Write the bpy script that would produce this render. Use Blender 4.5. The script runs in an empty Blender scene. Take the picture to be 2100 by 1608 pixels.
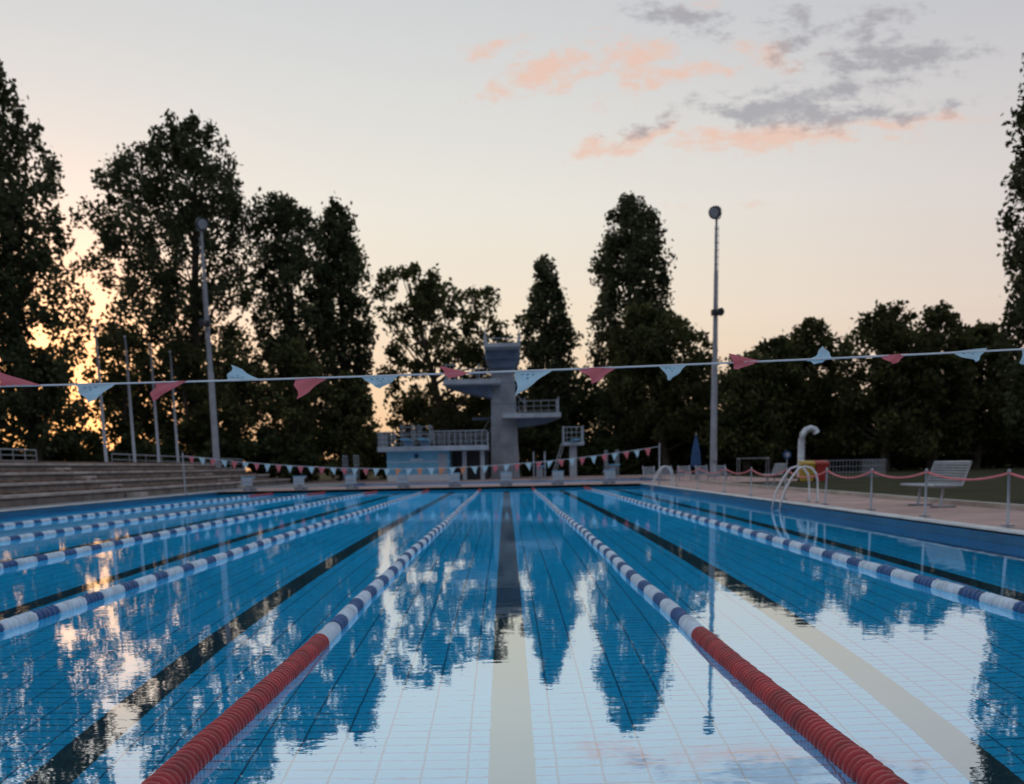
import bpy, math, random
import numpy as np
from mathutils import Vector, Matrix
random.seed(7)
scene = bpy.context.scene
COL = scene.collection

# ------------------------------------------------------------------ materials
def new_mat(name):
    m = bpy.data.materials.new(name); m.use_nodes = True
    nt = m.node_tree
    return m, nt, nt.nodes['Principled BSDF'], nt.nodes['Material Output']

def mat_plain(name, col, rough=0.6, metal=0.0, var=0.12, scale=6.0, bump=0.0, dirt=None):
    m, nt, b, out = new_mat(name)
    b.inputs['Roughness'].default_value = rough
    b.inputs['Metallic'].default_value = metal
    tc = nt.nodes.new('ShaderNodeTexCoord')
    n = nt.nodes.new('ShaderNodeTexNoise'); n.inputs['Scale'].default_value = scale
    n.inputs['Detail'].default_value = 5
    nt.links.new(tc.outputs['Object'], n.inputs['Vector'])
    r = nt.nodes.new('ShaderNodeValToRGB')
    c0 = [c*(1-var*1.6) for c in col]; c1 = [min(1, c*(1+var)) for c in col]
    if dirt: c0 = dirt
    r.color_ramp.elements[0].position = 0.3; r.color_ramp.elements[0].color = (*c0, 1)
    r.color_ramp.elements[1].position = 0.65; r.color_ramp.elements[1].color = (*c1, 1)
    nt.links.new(n.outputs['Fac'], r.inputs['Fac'])
    nt.links.new(r.outputs['Color'], b.inputs['Base Color'])
    if bump > 0:
        bp = nt.nodes.new('ShaderNodeBump'); bp.inputs['Strength'].default_value = bump
        bp.inputs['Distance'].default_value = 0.02
        nt.links.new(n.outputs['Fac'], bp.inputs['Height'])
        nt.links.new(bp.outputs['Normal'], b.inputs['Normal'])
    return m

def mat_brick(name, c1, c2, mortar, w, h, ms, offset=0.5, rough=0.7, axes='XY', scale_var=0.6, lo=.78, hi=1.1):
    m, nt, b, out = new_mat(name)
    b.inputs['Roughness'].default_value = rough
    tc = nt.nodes.new('ShaderNodeTexCoord')
    vec = tc.outputs['Object']
    if axes != 'XY':
        s = nt.nodes.new('ShaderNodeSeparateXYZ'); c = nt.nodes.new('ShaderNodeCombineXYZ')
        nt.links.new(vec, s.inputs[0])
        nt.links.new(s.outputs[axes[0]], c.inputs[0]); nt.links.new(s.outputs[axes[1]], c.inputs[1])
        vec = c.outputs[0]
    br = nt.nodes.new('ShaderNodeTexBrick')
    br.offset = offset; br.inputs['Scale'].default_value = 1.0
    br.inputs['Brick Width'].default_value = w; br.inputs['Row Height'].default_value = h
    br.inputs['Mortar Size'].default_value = ms; br.inputs['Mortar Smooth'].default_value = 0.1
    br.inputs['Color1'].default_value = (*c1, 1); br.inputs['Color2'].default_value = (*c2, 1)
    br.inputs['Mortar'].default_value = (*mortar, 1)
    nt.links.new(vec, br.inputs['Vector'])
    n = nt.nodes.new('ShaderNodeTexNoise'); n.inputs['Scale'].default_value = scale_var; n.inputs['Detail'].default_value = 5
    nt.links.new(tc.outputs['Object'], n.inputs['Vector'])
    mr = nt.nodes.new('ShaderNodeMapRange'); mr.inputs['From Min'].default_value = .3; mr.inputs['From Max'].default_value = .7
    mr.inputs['To Min'].default_value = lo; mr.inputs['To Max'].default_value = hi
    nt.links.new(n.outputs['Fac'], mr.inputs['Value'])
    mx = nt.nodes.new('ShaderNodeVectorMath'); mx.operation = 'SCALE'
    nt.links.new(br.outputs['Color'], mx.inputs[0]); nt.links.new(mr.outputs[0], mx.inputs['Scale'])
    nt.links.new(mx.outputs[0], b.inputs['Base Color'])
    return m

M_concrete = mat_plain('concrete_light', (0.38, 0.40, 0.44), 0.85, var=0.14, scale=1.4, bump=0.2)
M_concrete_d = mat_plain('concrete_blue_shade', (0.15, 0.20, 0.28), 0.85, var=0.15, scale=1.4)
M_terrace = mat_brick('terrace_stone', (0.25, 0.205, 0.18), (0.18, 0.15, 0.135), (0.06, 0.05, 0.045), 2.4, 0.36, 0.02, 0.5, 0.9, axes='YZ', scale_var=1.3, lo=.55, hi=1.2)
M_nosing = mat_plain('terrace_nosing', (0.42, 0.36, 0.33), 0.85, var=0.25, scale=1.2)
M_wood = mat_plain('terrace_wood_slats', (0.22, 0.125, 0.09), 0.8, var=0.3, scale=2.5)
M_steel = mat_plain('stainless_steel', (0.62, 0.63, 0.66), 0.28, metal=0.9, var=0.05)
M_galv = mat_plain('galvanised_steel', (0.36, 0.37, 0.40), 0.5, metal=0.5, var=0.12, scale=3)
M_duct = mat_plain('duct_sheet_metal', (0.50, 0.52, 0.55), 0.4, metal=0.4, var=0.12, scale=3)
M_polegrey = mat_plain('painted_pole_grey', (0.32, 0.33, 0.37), 0.5, metal=0.2, var=0.1, scale=2)
M_dark = mat_plain('dark_metal', (0.035, 0.037, 0.045), 0.5, var=0.2)
M_white = mat_plain('white_paint', (0.62, 0.64, 0.68), 0.45, var=0.06)
M_rail = mat_plain('railing_white', (0.36, 0.38, 0.42), 0.5, var=0.06)
M_red = mat_plain('float_red_plastic', (0.33, 0.012, 0.018), 0.42, var=0.28, scale=9)
M_blue = mat_plain('float_blue_plastic', (0.008, 0.07, 0.22), 0.5, var=0.2, scale=9)
M_fwhite = mat_plain('float_white_plastic', (0.54, 0.64, 0.74), 0.45, var=0.14, scale=7)
M_pinkrope = mat_plain('barrier_chain_red', (0.62, 0.14, 0.15), 0.6, var=0.1)
M_yellow = mat_plain('bin_yellow', (0.50, 0.31, 0.03), 0.5)
M_binred = mat_plain('bin_red', (0.36, 0.03, 0.02), 0.5)
M_maroon = mat_plain('painted_maroon', (0.14, 0.03, 0.03), 0.6)
M_lblue = mat_plain('building_light_blue', (0.17, 0.43, 0.60), 0.7, var=0.1, scale=1.0)
M_parasol = mat_plain('parasol_blue_fabric', (0.015, 0.06, 0.16), 0.8)
M_black = mat_plain('lane_line_black_tile', (0.010, 0.014, 0.025), 0.4, var=0.3, scale=3)
M_bark = mat_plain('bark', (0.07, 0.055, 0.042), 0.95, var=0.3, scale=3)
M_kerb = mat_plain('kerb_stone', (0.40, 0.355, 0.31), 0.85, var=0.16, scale=2)
M_rim = mat_plain('pool_rim_white', (0.56, 0.56, 0.56), 0.5, var=0.16, scale=1.5)
M_rimfar = mat_plain('pool_rim_stone', (0.40, 0.33, 0.31), 0.7, var=0.15, scale=2)
M_deckpink = mat_brick('deck_pink_paving', (0.52, 0.33, 0.29), (0.44, 0.285, 0.255), (0.28, 0.19, 0.17), 0.3, 0.3, 0.008, 0.0, 0.9, lo=.68, hi=1.1)
M_deckgrey = mat_brick('deck_grey_paving', (0.26, 0.245, 0.25), (0.22, 0.21, 0.215), (0.16, 0.15, 0.15), 0.4, 0.4, 0.01, 0.0, 0.85)
M_tile = mat_brick('pool_floor_tile', (0.003, 0.52, 0.76), (0.003, 0.49, 0.72), (0.001, 0.13, 0.23), 0.25, 0.125, 0.0075, 0.0, 0.4, scale_var=0.25, lo=.84, hi=1.05)
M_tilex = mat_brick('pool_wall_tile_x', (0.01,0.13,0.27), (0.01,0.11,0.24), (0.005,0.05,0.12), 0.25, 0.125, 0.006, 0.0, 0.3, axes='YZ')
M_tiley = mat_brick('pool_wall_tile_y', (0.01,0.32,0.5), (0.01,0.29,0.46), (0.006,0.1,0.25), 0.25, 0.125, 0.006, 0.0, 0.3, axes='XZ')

def mat_grass():
    m, nt, b, out = new_mat('grass_lawn')
    tc = nt.nodes.new('ShaderNodeTexCoord')
    n1 = nt.nodes.new('ShaderNodeTexNoise'); n1.inputs['Scale'].default_value = 0.35; n1.inputs['Detail'].default_value = 6
    n2 = nt.nodes.new('ShaderNodeTexNoise'); n2.inputs['Scale'].default_value = 14; n2.inputs['Detail'].default_value = 4
    for n in (n1, n2): nt.links.new(tc.outputs['Object'], n.inputs['Vector'])
    ad = nt.nodes.new('ShaderNodeMath'); ad.operation = 'ADD'
    nt.links.new(n1.outputs['Fac'], ad.inputs[0]); nt.links.new(n2.outputs['Fac'], ad.inputs[1])
    r = nt.nodes.new('ShaderNodeValToRGB')
    r.color_ramp.elements[0].position = 0.4; r.color_ramp.elements[0].color = (0.026, 0.028, 0.013, 1)
    r.color_ramp.elements[1].position = 0.62; r.color_ramp.elements[1].color = (0.062, 0.058, 0.026, 1)
    hm = nt.nodes.new('ShaderNodeMath'); hm.operation = 'MULTIPLY'; hm.inputs[1].default_value = 0.5
    nt.links.new(ad.outputs[0], hm.inputs[0]); nt.links.new(hm.outputs[0], r.inputs['Fac'])
    nt.links.new(r.outputs['Color'], b.inputs['Base Color']); b.inputs['Roughness'].default_value = 1.0
    b.inputs['Specular IOR Level'].default_value = 0.1
    bp = nt.nodes.new('ShaderNodeBump'); bp.inputs['Strength'].default_value = 0.8; bp.inputs['Distance'].default_value = 0.05
    nt.links.new(n2.outputs['Fac'], bp.inputs['Height']); nt.links.new(bp.outputs['Normal'], b.inputs['Normal'])
    return m
M_grass = mat_grass()

def mat_leaf(name, ca, cb, scale=0.45):
    m = bpy.data.materials.new(name); m.use_nodes = True; nt = m.node_tree
    nt.nodes.clear()
    out = nt.nodes.new('ShaderNodeOutputMaterial')
    tc = nt.nodes.new('ShaderNodeTexCoord')
    n = nt.nodes.new('ShaderNodeTexNoise'); n.inputs['Scale'].default_value = scale; n.inputs['Detail'].default_value = 2
    nt.links.new(tc.outputs['Object'], n.inputs['Vector'])
    g = nt.nodes.new('ShaderNodeNewGeometry')
    ad = nt.nodes.new('ShaderNodeMath'); ad.operation = 'MULTIPLY_ADD'; ad.inputs[1].default_value = 0.35
    nt.links.new(g.outputs['Random Per Island'], ad.inputs[0]); nt.links.new(n.outputs['Fac'], ad.inputs[2])
    r = nt.nodes.new('ShaderNodeValToRGB')
    r.color_ramp.elements[0].position = 0.42; r.color_ramp.elements[0].color = (*ca, 1)
    r.color_ramp.elements[1].position = 0.92; r.color_ramp.elements[1].color = (*cb, 1)
    nt.links.new(ad.outputs[0], r.inputs['Fac'])
    d = nt.nodes.new('ShaderNodeBsdfDiffuse'); t = nt.nodes.new('ShaderNodeBsdfTranslucent')
    mx = nt.nodes.new('ShaderNodeMixShader'); mx.inputs[0].default_value = 0.32
    nt.links.new(r.outputs[0], d.inputs[0]); nt.links.new(r.outputs[0], t.inputs[0])
    nt.links.new(d.outputs[0], mx.inputs[1]); nt.links.new(t.outputs[0], mx.inputs[2])
    nt.links.new(mx.outputs[0], out.inputs[0])
    return m
M_leafA = mat_leaf('poplar_leaves', (0.030, 0.040, 0.020), (0.12, 0.13, 0.07))
M_leafB = mat_leaf('broadleaf_leaves', (0.028, 0.036, 0.015), (0.12, 0.12, 0.048))
M_leafC = mat_leaf('hedge_leaves', (0.020, 0.027, 0.014), (0.075, 0.085, 0.038))

def mat_water():
    m = bpy.data.materials.new('pool_water'); m.use_nodes = True; nt = m.node_tree
    nt.nodes.clear(); N = nt.nodes.new; L = nt.links.new
    out = N('ShaderNodeOutputMaterial')
    tc = N('ShaderNodeTexCoord')
    mp = N('ShaderNodeMapping'); mp.inputs['Scale'].default_value = (1.0, 1.35, 1.0)
    L(tc.outputs['Object'], mp.inputs['Vector'])
    n1 = N('ShaderNodeTexNoise'); n1.inputs['Scale'].default_value = 1.3; n1.inputs['Detail'].default_value = 2
    n2 = N('ShaderNodeTexNoise'); n2.inputs['Scale'].default_value = 8.0; n2.inputs['Detail'].default_value = 2
    L(mp.outputs[0], n1.inputs['Vector']); L(mp.outputs[0], n2.inputs['Vector'])
    m2 = N('ShaderNodeMath'); m2.operation = 'MULTIPLY_ADD'; m2.inputs[1].default_value = 0.24
    L(n2.outputs['Fac'], m2.inputs[0]); L(n1.outputs['Fac'], m2.inputs[2])
    bp = N('ShaderNodeBump'); bp.inputs['Strength'].default_value = 1.0; bp.inputs['Distance'].default_value = 0.0015
    L(m2.outputs[0], bp.inputs['Height'])
    fr = N('ShaderNodeFresnel'); fr.inputs['IOR'].default_value = 1.33
    L(bp.outputs[0], fr.inputs['Normal'])
    mr = N('ShaderNodeMapRange'); mr.inputs['From Min'].default_value = 0.0; mr.inputs['From Max'].default_value = 0.8
    mr.inputs['To Min'].default_value = 0.53; mr.inputs['To Max'].default_value = 0.72
    L(fr.outputs[0], mr.inputs['Value'])
    gl = N('ShaderNodeBsdfGlossy'); gl.inputs['Roughness'].default_value = 0.0
    sc = N('ShaderNodeVectorMath'); sc.operation = 'SCALE'; sc.inputs[0].default_value = (.87, 1.0, 1.08)
    L(mr.outputs[0], sc.inputs['Scale'])
    L(sc.outputs[0], gl.inputs['Color']); L(bp.outputs[0], gl.inputs['Normal'])
    rf = N('ShaderNodeBsdfRefraction'); rf.inputs['IOR'].default_value = 1.33; rf.inputs['Roughness'].default_value = 0.0
    rf.inputs['Color'].default_value = (0.50, 0.80, 0.88, 1)
    L(bp.outputs[0], rf.inputs['Normal'])
    ad = N('ShaderNodeAddShader'); L(gl.outputs[0], ad.inputs[0]); L(rf.outputs[0], ad.inputs[1])
    L(ad.outputs[0], out.inputs[0])
    return m
M_water = mat_water()

# ------------------------------------------------------------------ mesh builder
class MB:
    def __init__(s): s.v = []; s.f = []; s.m = []
    def add(s, vs, fs, mi=0):
        o = len(s.v); s.v += [tuple(p) for p in vs]
        for f in fs: s.f.append([i+o for i in f]); s.m.append(mi)
    def box(s, x0, x1, y0, y1, z0, z1, mi=0):
        v = [(x0,y0,z0),(x1,y0,z0),(x1,y1,z0),(x0,y1,z0),(x0,y0,z1),(x1,y0,z1),(x1,y1,z1),(x0,y1,z1)]
        s.add(v, [(0,3,2,1),(4,5,6,7),(0,1,5,4),(1,2,6,5),(2,3,7,6),(3,0,4,7)], mi)
    def rect(s, x0, x1, y0, y1, z, mi=0):
        s.add([(x0,y0,z),(x1,y0,z),(x1,y1,z),(x0,y1,z)], [(0,1,2,3)], mi)
    def prism_xz(s, pts, y0, y1, mi=0):
        n = len(pts)
        v = [(p[0], y0, p[1]) for p in pts] + [(p[0], y1, p[1]) for p in pts]
        f = [tuple(range(n)), tuple(range(2*n-1, n-1, -1))]
        f += [(i, i+n, (i+1) % n+n, (i+1) % n) for i in range(n)]
        s.add(v, f, mi)
    def tube(s, path, rad, n=8, mi=0, cap=True):
        path = [Vector(p) for p in path]
        if not hasattr(rad, '__len__'): rad = [rad]*len(path)
        vs = []; fs = []
        for i, p in enumerate(path):
            d = (path[min(i+1, len(path)-1)] - path[max(i-1, 0)])
            if d.length < 1e-9: d = Vector((0,0,1))
            d.normalize()
            a = d.cross(Vector((0,0,1)))
            if a.length < 0.05: a = d.cross(Vector((0,1,0)))
            a.normalize(); b = d.cross(a)
            for k in range(n):
                t = 2*math.pi*k/n
                vs.append(p + (a*math.cos(t)+b*math.sin(t))*rad[i])
        for i in range(len(path)-1):
            for k in range(n):
                k2 = (k+1) % n
                fs.append((i*n+k, i*n+k2, (i+1)*n+k2, (i+1)*n+k))
        if cap:
            fs.append(tuple(range(n))); fs.append(tuple((len(path)-1)*n+k for k in range(n-1, -1, -1)))
        s.add(vs, fs, mi)
    def ball(s, c, r, mi=0, n=10, sz=1.0):
        vs = []; fs = []
        m = n//2
        for i in range(m+1):
            th = math.pi*i/m
            for k in range(n):
                ph = 2*math.pi*k/n
                vs.append((c[0]+r*math.sin(th)*math.cos(ph), c[1]+r*math.sin(th)*math.sin(ph), c[2]+r*sz*math.cos(th)))
        for i in range(m):
            for k in range(n):
                fs.append((i*n+k, (i+1)*n+k, (i+1)*n+(k+1) % n, i*n+(k+1) % n))
        s.add(vs, fs, mi)
    def build(s, name, mats, parent=None, smooth=False):
        me = bpy.data.meshes.new(name)
        me.from_pydata(s.v, [], s.f)
        for m in mats: me.materials.append(m)
        me.polygons.foreach_set('material_index', s.m)
        if smooth: me.polygons.foreach_set('use_smooth', [True]*len(s.f))
        me.update()
        o = bpy.data.objects.new(name, me); COL.objects.link(o)
        if parent: o.parent = parent
        return o

def empty(name):
    o = bpy.data.objects.new(name, None); COL.objects.link(o); return o

# ------------------------------------------------------------------ constants of the place
PX0, PX1, PY0, PY1 = -13.9, 6.4, 1.8, 51.8    # pool basin
DZ = 0.15                                       # deck level above water
DPX0, DPX1, DPY0, DPY1 = -10.0, 9.5, 60.0, 76.0 # diving pool
DEPTH = -1.8

g = MB()
xs = [-1500, -14.6, -10.4, 7.0, 9.9, 1500]; ys = [-400, 1.4, 52.4, 59.6, 76.4, 2500]
for i in range(5):
    for j in range(5):
        if 1 <= i <= 2 and j == 1: continue
        if 2 <= i <= 3 and j == 3: continue
        g.rect(xs[i], xs[i+1], ys[j], ys[j+1], 0.10)
g.build('ground', [M_grass])

d = MB()
d.box(PX1, 9.2, -10, PY1, -0.3, DZ, 0)
d.box(PX1+0.0, 15.0, PY1, DPY0, -0.3, DZ, 0)
d.box(PX0, PX1, PY1, DPY0, -0.3, DZ, 0)
d.box(DPX1, 15.0, DPY0, DPY1, -0.3, DZ, 0)
d.box(-16.0, 15.0, DPY1, 92, -0.3, DZ, 0)
d.box(-16.0, DPX0, DPY0, DPY1, -0.3, DZ, 1)
d.box(-15.6, PX0, -10, PY1, -0.3, DZ, 1)
d.box(-15.6, PX0, PY1, DPY0, -0.3, DZ, 1)
d.box(PX0, PX1, -10, PY0, -0.3, DZ, 1)
d.build('pool_deck_paving', [M_deckpink, M_deckgrey])
r = MB()
rw = 0.28
r.box(PX1, PX1+rw, PY0-rw, PY1+rw, 0.0, DZ+0.02, 0)
r.box(PX0-rw, PX0, PY0-rw, PY1+rw, 0.0, DZ+0.02, 0)
r.box(PX0, PX1, PY1, PY1+rw, -.05, DZ+0.02, 1)
r.box(PX0, PX1, PY0-rw, PY0, 0.0, DZ+0.02, 0)
r.build('pool_rim', [M_rim, M_rimfar])
k = MB()
y = -10.0
while y < 51.5:
    k.box(9.2, 9.42, y, y+0.99, -0.1, 0.24+random.uniform(-.004, .004)); y += 1.0
k.build('lawn_kerb', [M_kerb])

b = MB()
e = 0.003
b.rect(PX0, PX1, PY0, PY1, DEPTH, 0)
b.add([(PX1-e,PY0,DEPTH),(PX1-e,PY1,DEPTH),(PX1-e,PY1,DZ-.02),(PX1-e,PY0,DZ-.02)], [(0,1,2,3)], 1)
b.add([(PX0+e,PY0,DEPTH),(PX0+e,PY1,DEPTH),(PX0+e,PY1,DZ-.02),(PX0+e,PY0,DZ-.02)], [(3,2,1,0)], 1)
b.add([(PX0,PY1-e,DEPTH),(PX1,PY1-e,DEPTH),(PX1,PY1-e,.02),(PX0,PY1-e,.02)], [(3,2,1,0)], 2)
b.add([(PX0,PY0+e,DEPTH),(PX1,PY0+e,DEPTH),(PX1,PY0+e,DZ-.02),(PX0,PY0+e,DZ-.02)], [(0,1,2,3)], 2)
b.build('swimming_pool_basin', [M_tile, M_tilex, M_tiley])
b = MB()
b.rect(DPX0, DPX1, DPY0, DPY1, -3.5, 0)
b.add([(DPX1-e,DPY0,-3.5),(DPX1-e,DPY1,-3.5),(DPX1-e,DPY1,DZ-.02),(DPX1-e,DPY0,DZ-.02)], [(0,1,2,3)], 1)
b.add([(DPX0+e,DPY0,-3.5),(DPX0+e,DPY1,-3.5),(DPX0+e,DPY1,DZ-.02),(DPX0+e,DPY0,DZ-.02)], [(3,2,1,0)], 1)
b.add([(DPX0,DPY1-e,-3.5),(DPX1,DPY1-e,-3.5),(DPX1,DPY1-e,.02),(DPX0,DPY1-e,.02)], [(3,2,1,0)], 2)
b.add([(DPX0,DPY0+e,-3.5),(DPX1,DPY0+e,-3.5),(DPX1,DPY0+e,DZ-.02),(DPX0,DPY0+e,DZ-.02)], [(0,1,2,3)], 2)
b.build('diving_pool_basin', [M_tile, M_tilex, M_tiley])
w = MB(); w.rect(PX0, PX1, PY0, PY1, 0.0); w.build('pool_water', [M_water])
w = MB(); w.rect(DPX0, DPX1, DPY0, DPY1, 0.0); w.build('diving_pool_water', [M_water])
l = MB()
for i in range(-5, 3):
    X = 2.5*i
    l.rect(X-.13, X+.13, PY0+2, PY1-2, DEPTH+.004)
    l.rect(X-.5, X+.5, PY1-2, PY1-1.75, DEPTH+.004)
    l.rect(X-.5, X+.5, PY0+1.75, PY0+2, DEPTH+.004)
l.build('lane_markings', [M_black])

# ------------------------------------------------------------------ lane ropes
def quad_mesh(name, V, F, mats, mi=None, smooth=False, parent=None):
    me = bpy.data.meshes.new(name)
    me.vertices.add(len(V)); me.vertices.foreach_set('co', np.asarray(V, dtype=np.float32).ravel())
    nf = len(F)
    me.loops.add(nf*4); me.loops.foreach_set('vertex_index', np.asarray(F, dtype=np.int32).ravel())
    me.polygons.add(nf)
    me.polygons.foreach_set('loop_start', np.arange(nf, dtype=np.int32)*4)
    for m in mats: me.materials.append(m)
    if mi is not None: me.polygons.foreach_set('material_index', np.asarray(mi, dtype=np.int32))
    if smooth: me.polygons.foreach_set('use_smooth', np.ones(nf, dtype=bool))
    me.update(calc_edges=True); me.validate()
    o = bpy.data.objects.new(name, me); COL.objects.link(o)
    if parent: o.parent = parent
    return o

def lane_rope(X, pitch, nseg, seed):
    rg = np.random.default_rng(seed)
    prof = np.array([[0.0,.034],[.12,.052],[.3,.061],[.7,.061],[.88,.052],[1.0,.034]]) if nseg >= 12 else np.array([[0,.042],[.25,.061],[.75,.061],[1,.042]])
    L = PY1-PY0; nd = int(L/pitch)
    rings = []; mats = []
    for i in range(nd):
        yy = i*pitch
        c = yy + pitch/2
        if c < 5.0 or c > L-5.0: mi = 0
        else:
            ph = (c-5.0) % 0.95
            mi = 1 if ph < 0.55 else 2
        jit = rg.uniform(-.002, .002)
        dz = rg.uniform(-.002,.002)
        for (t, rr) in prof:
            rings.append((PY0+yy+t*pitch, (rr+jit)*(1.0 if mi == 0 else 0.93), dz))
        mats += [mi]*(len(prof))
    R = np.array(rings)
    ph0 = rg.uniform(0, 6)
    off = 0.018*np.sin(R[:,0]*0.35+ph0)+0.008*np.sin(R[:,0]*1.3+ph0*2)
    th = np.arange(nseg)*2*math.pi/nseg
    V = np.zeros((len(R), nseg, 3))
    V[:,:,0] = X + off[:,None] + R[:,1:2]*np.cos(th)[None]
    V[:,:,1] = R[:,0:1]
    V[:,:,2] = 0.018 + R[:,2:3] + R[:,1:2]*np.sin(th)[None]
    n = len(R)
    i = np.arange(n-1)[:,None]; kk = np.arange(nseg)[None]
    F = np.stack([i*nseg+kk, i*nseg+(kk+1)%nseg, (i+1)*nseg+(kk+1)%nseg, (i+1)*nseg+kk], -1).reshape(-1,4)
    mi = np.repeat(np.array(mats)[:-1], nseg)
    return quad_mesh('lane_rope', V.reshape(-1,3), F, [M_red, M_fwhite, M_blue], mi, smooth=False)

for i, X in enumerate([-1.25, 1.25, 3.75, -3.75, -6.25, -8.75, -11.25]):
    if i < 2: lane_rope(X, 0.05, 16, i)
    else: lane_rope(X, 0.08, 8, i)

# ------------------------------------------------------------------ flags
def mat_flag(name, col):
    m = bpy.data.materials.new(name); m.use_nodes = True; nt = m.node_tree; nt.nodes.clear()
    out = nt.nodes.new('ShaderNodeOutputMaterial')
    dd = nt.nodes.new('ShaderNodeBsdfDiffuse'); t = nt.nodes.new('ShaderNodeBsdfTranslucent')
    tc = nt.nodes.new('ShaderNodeTexCoord'); n = nt.nodes.new('ShaderNodeTexNoise'); n.inputs['Scale'].default_value = 9
    nt.links.new(tc.outputs['Object'], n.inputs['Vector'])
    r = nt.nodes.new('ShaderNodeValToRGB')
    r.color_ramp.elements[0].color = (*[c*.75 for c in col],1); r.color_ramp.elements[1].color = (*[min(1,c*1.15) for c in col],1)
    nt.links.new(n.outputs['Fac'], r.inputs['Fac'])
    nt.links.new(r.outputs[0], dd.inputs[0]); nt.links.new(r.outputs[0], t.inputs[0])
    mx = nt.nodes.new('ShaderNodeMixShader'); mx.inputs[0].default_value = .45
    nt.links.new(dd.outputs[0], mx.inputs[1]); nt.links.new(t.outputs[0], mx.inputs[2]); nt.links.new(mx.outputs[0], out.inputs[0])
    return m
M_fpink = mat_flag('flag_pink_cloth', (0.68, 0.19, 0.22))
M_fblue = mat_flag('flag_pale_blue_cloth', (0.50, 0.68, 0.78))
M_forange = mat_flag('flag_orange_cloth', (0.75, 0.30, 0.16))
M_mark = mat_plain('flag_print_blue', (0.12, 0.32, 0.5), 0.8)

def tri_flag(mb, A, B, C, mi, seed, n=7, wave=0.016, mark=None):
    A, B, C = Vector(A), Vector(B), Vector(C)
    idx = {}; vs = []; fs = []
    rr = random.Random(seed); p1 = rr.uniform(0, 6); p2 = rr.uniform(0, 6)
    for i in range(n+1):
        for j in range(n+1-i):
            a, bb = i/n, j/n
            c = 1-a-bb
            p = A*c + B*bb + C*a
            amp = wave*(0.35+2.0*a)
            p = p + Vector((0.35*amp*math.sin(9*a+p1), amp*math.sin(6*bb+7*a+p1)*1.2, amp*0.5*math.sin(5*bb+4*a+p2)*(a+.1)))
            idx[(i,j)] = len(vs); vs.append(p)
    for i in range(n):
        for j in range(n-i):
            fs.append((idx[(i,j)], idx[(i,j+1)], idx[(i+1,j)]))
            if j < n-i-1: fs.append((idx[(i,j+1)], idx[(i+1,j+1)], idx[(i+1,j)]))
    mb.add(vs, fs, mi)
    if mark is not None:
        for (i, j) in [(1,1),(1,2),(1,3),(2,2)]:
            q = [idx[(i,j)], idx[(i,j+1)], idx[(i+1,j)]]
            P = [vs[t]+Vector((0,-.003,0)) for t in q]
            cen = (P[0]+P[1]+P[2])/3
            mb.add([cen+(t-cen)*.62 for t in P], [(0,1,2)], mark)

NY = 7.0
def nz(x): return 1.683+0.0021*(x+3.75)**2
fl = MB()
xsn = np.linspace(-14.1, 6.75, 90)
fl.tube([(x, NY, nz(x)) for x in xsn], 0.0065, 6, 0)
u = 0.0031
near = [
 (-993,'p',(-42,0),(42,0),(-48,30)),
 (-842,'b',(-42,0),(42,0),(-35,-36)),
 (-690,'p',(-28,0),(38,2),(-32,-38)),
 (-538,'b',(-34,2),(34,0),(-30,30)),
 (-398,'p',(-34,0),(36,0),(-26,-36)),
 (-255,'b',(-40,0),(40,0),(-4,-30)),
 (-103,'p',(-28,16),(32,0),(-12,-16)),
 (60,'b',(-38,0),(42,0),(-34,-40)),
 (190,'p',(-42,2),(42,0),(-8,-30)),
 (348,'b',(-30,0),(30,0),(2,-28)),
 (498,'p',(-36,19),(32,1),(-22,-19)),
 (653,'b',(-30,-4),(28,-2),(14,22)),
 (655,'b',(-28,0),(12,-1),(-2,-14)),
 (802,'p',(-30,1),(30,3),(-4,-25)),
 (958,'b',(-38,2),(36,6),(34,-24)),
]
for i in range(-30, -7): near.append((i*148, 'p' if i % 2 else 'b', (-38,0),(38,0),(random.uniform(-30,10),-36)))
for i in (8, 9, 10, 11, 12, 13): near.append((i*148-80, 'p' if i % 2 else 'b', (-38,0),(38,0),(random.uniform(-30,10),-32)))
for i, (cx, c, A, B, C) in enumerate(near):
    X = cx*u
    if X < -13.9 or X > 6.6: continue
    f = lambda p: (X+p[0]*u, NY, nz(X+p[0]*u)+p[1]*u)
    CC = f(C); CC = (CC[0], CC[1]+(0.10 if c == 'b' else -0.08), CC[2])
    tri_flag(fl, f(A), f(B), CC, 1 if c == 'p' else 2, i, mark=(4 if c == 'b' else None))
for X in (-14.1, 6.75):
    fl.tube([(X, NY, DZ), (X, NY, 1.98)], [.03, .025], 10, 3)
    fl.tube([(X, NY, DZ), (X, NY, DZ+.04)], [.1, .1], 12, 3)
fl.build('backstroke_flag_line', [M_white, M_fpink, M_fblue, M_galv, M_mark], smooth=False)

FY = 46.8
def fz(x): return 1.08+0.0070*(x+3.6)**2
fl = MB()
fl.tube([(x, FY, fz(x)) for x in np.linspace(-13.9, 6.65, 60)], 0.010, 5, 0)
x = -13.6; i = 0
while x < 6.5:
    mi = [1, 2, 1, 2][i % 4]
    if -5.2 < x < -1 and mi == 2: mi = 5
    if -5.2 < x < -1 and mi == 1: mi = 2
    w2 = .14
    tri_flag(fl, (x-w2, FY, fz(x-w2)), (x+w2, FY, fz(x+w2)), (x+random.uniform(-.08,.06), FY+random.uniform(-.05,.05), fz(x)-.33), mi, i, n=3)
    x += 0.47; i += 1
for X in (-13.95, 6.65):
    fl.tube([(X, FY, DZ), (X, FY, 1.95)], [.035, .03], 10, 3)
    fl.tube([(X, FY, DZ), (X, FY, DZ+.04)], [.1, .1], 12, 3)
fl.build('backstroke_flag_line', [M_white, M_fpink, M_fblue, M_galv, M_mark, M_forange])

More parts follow.
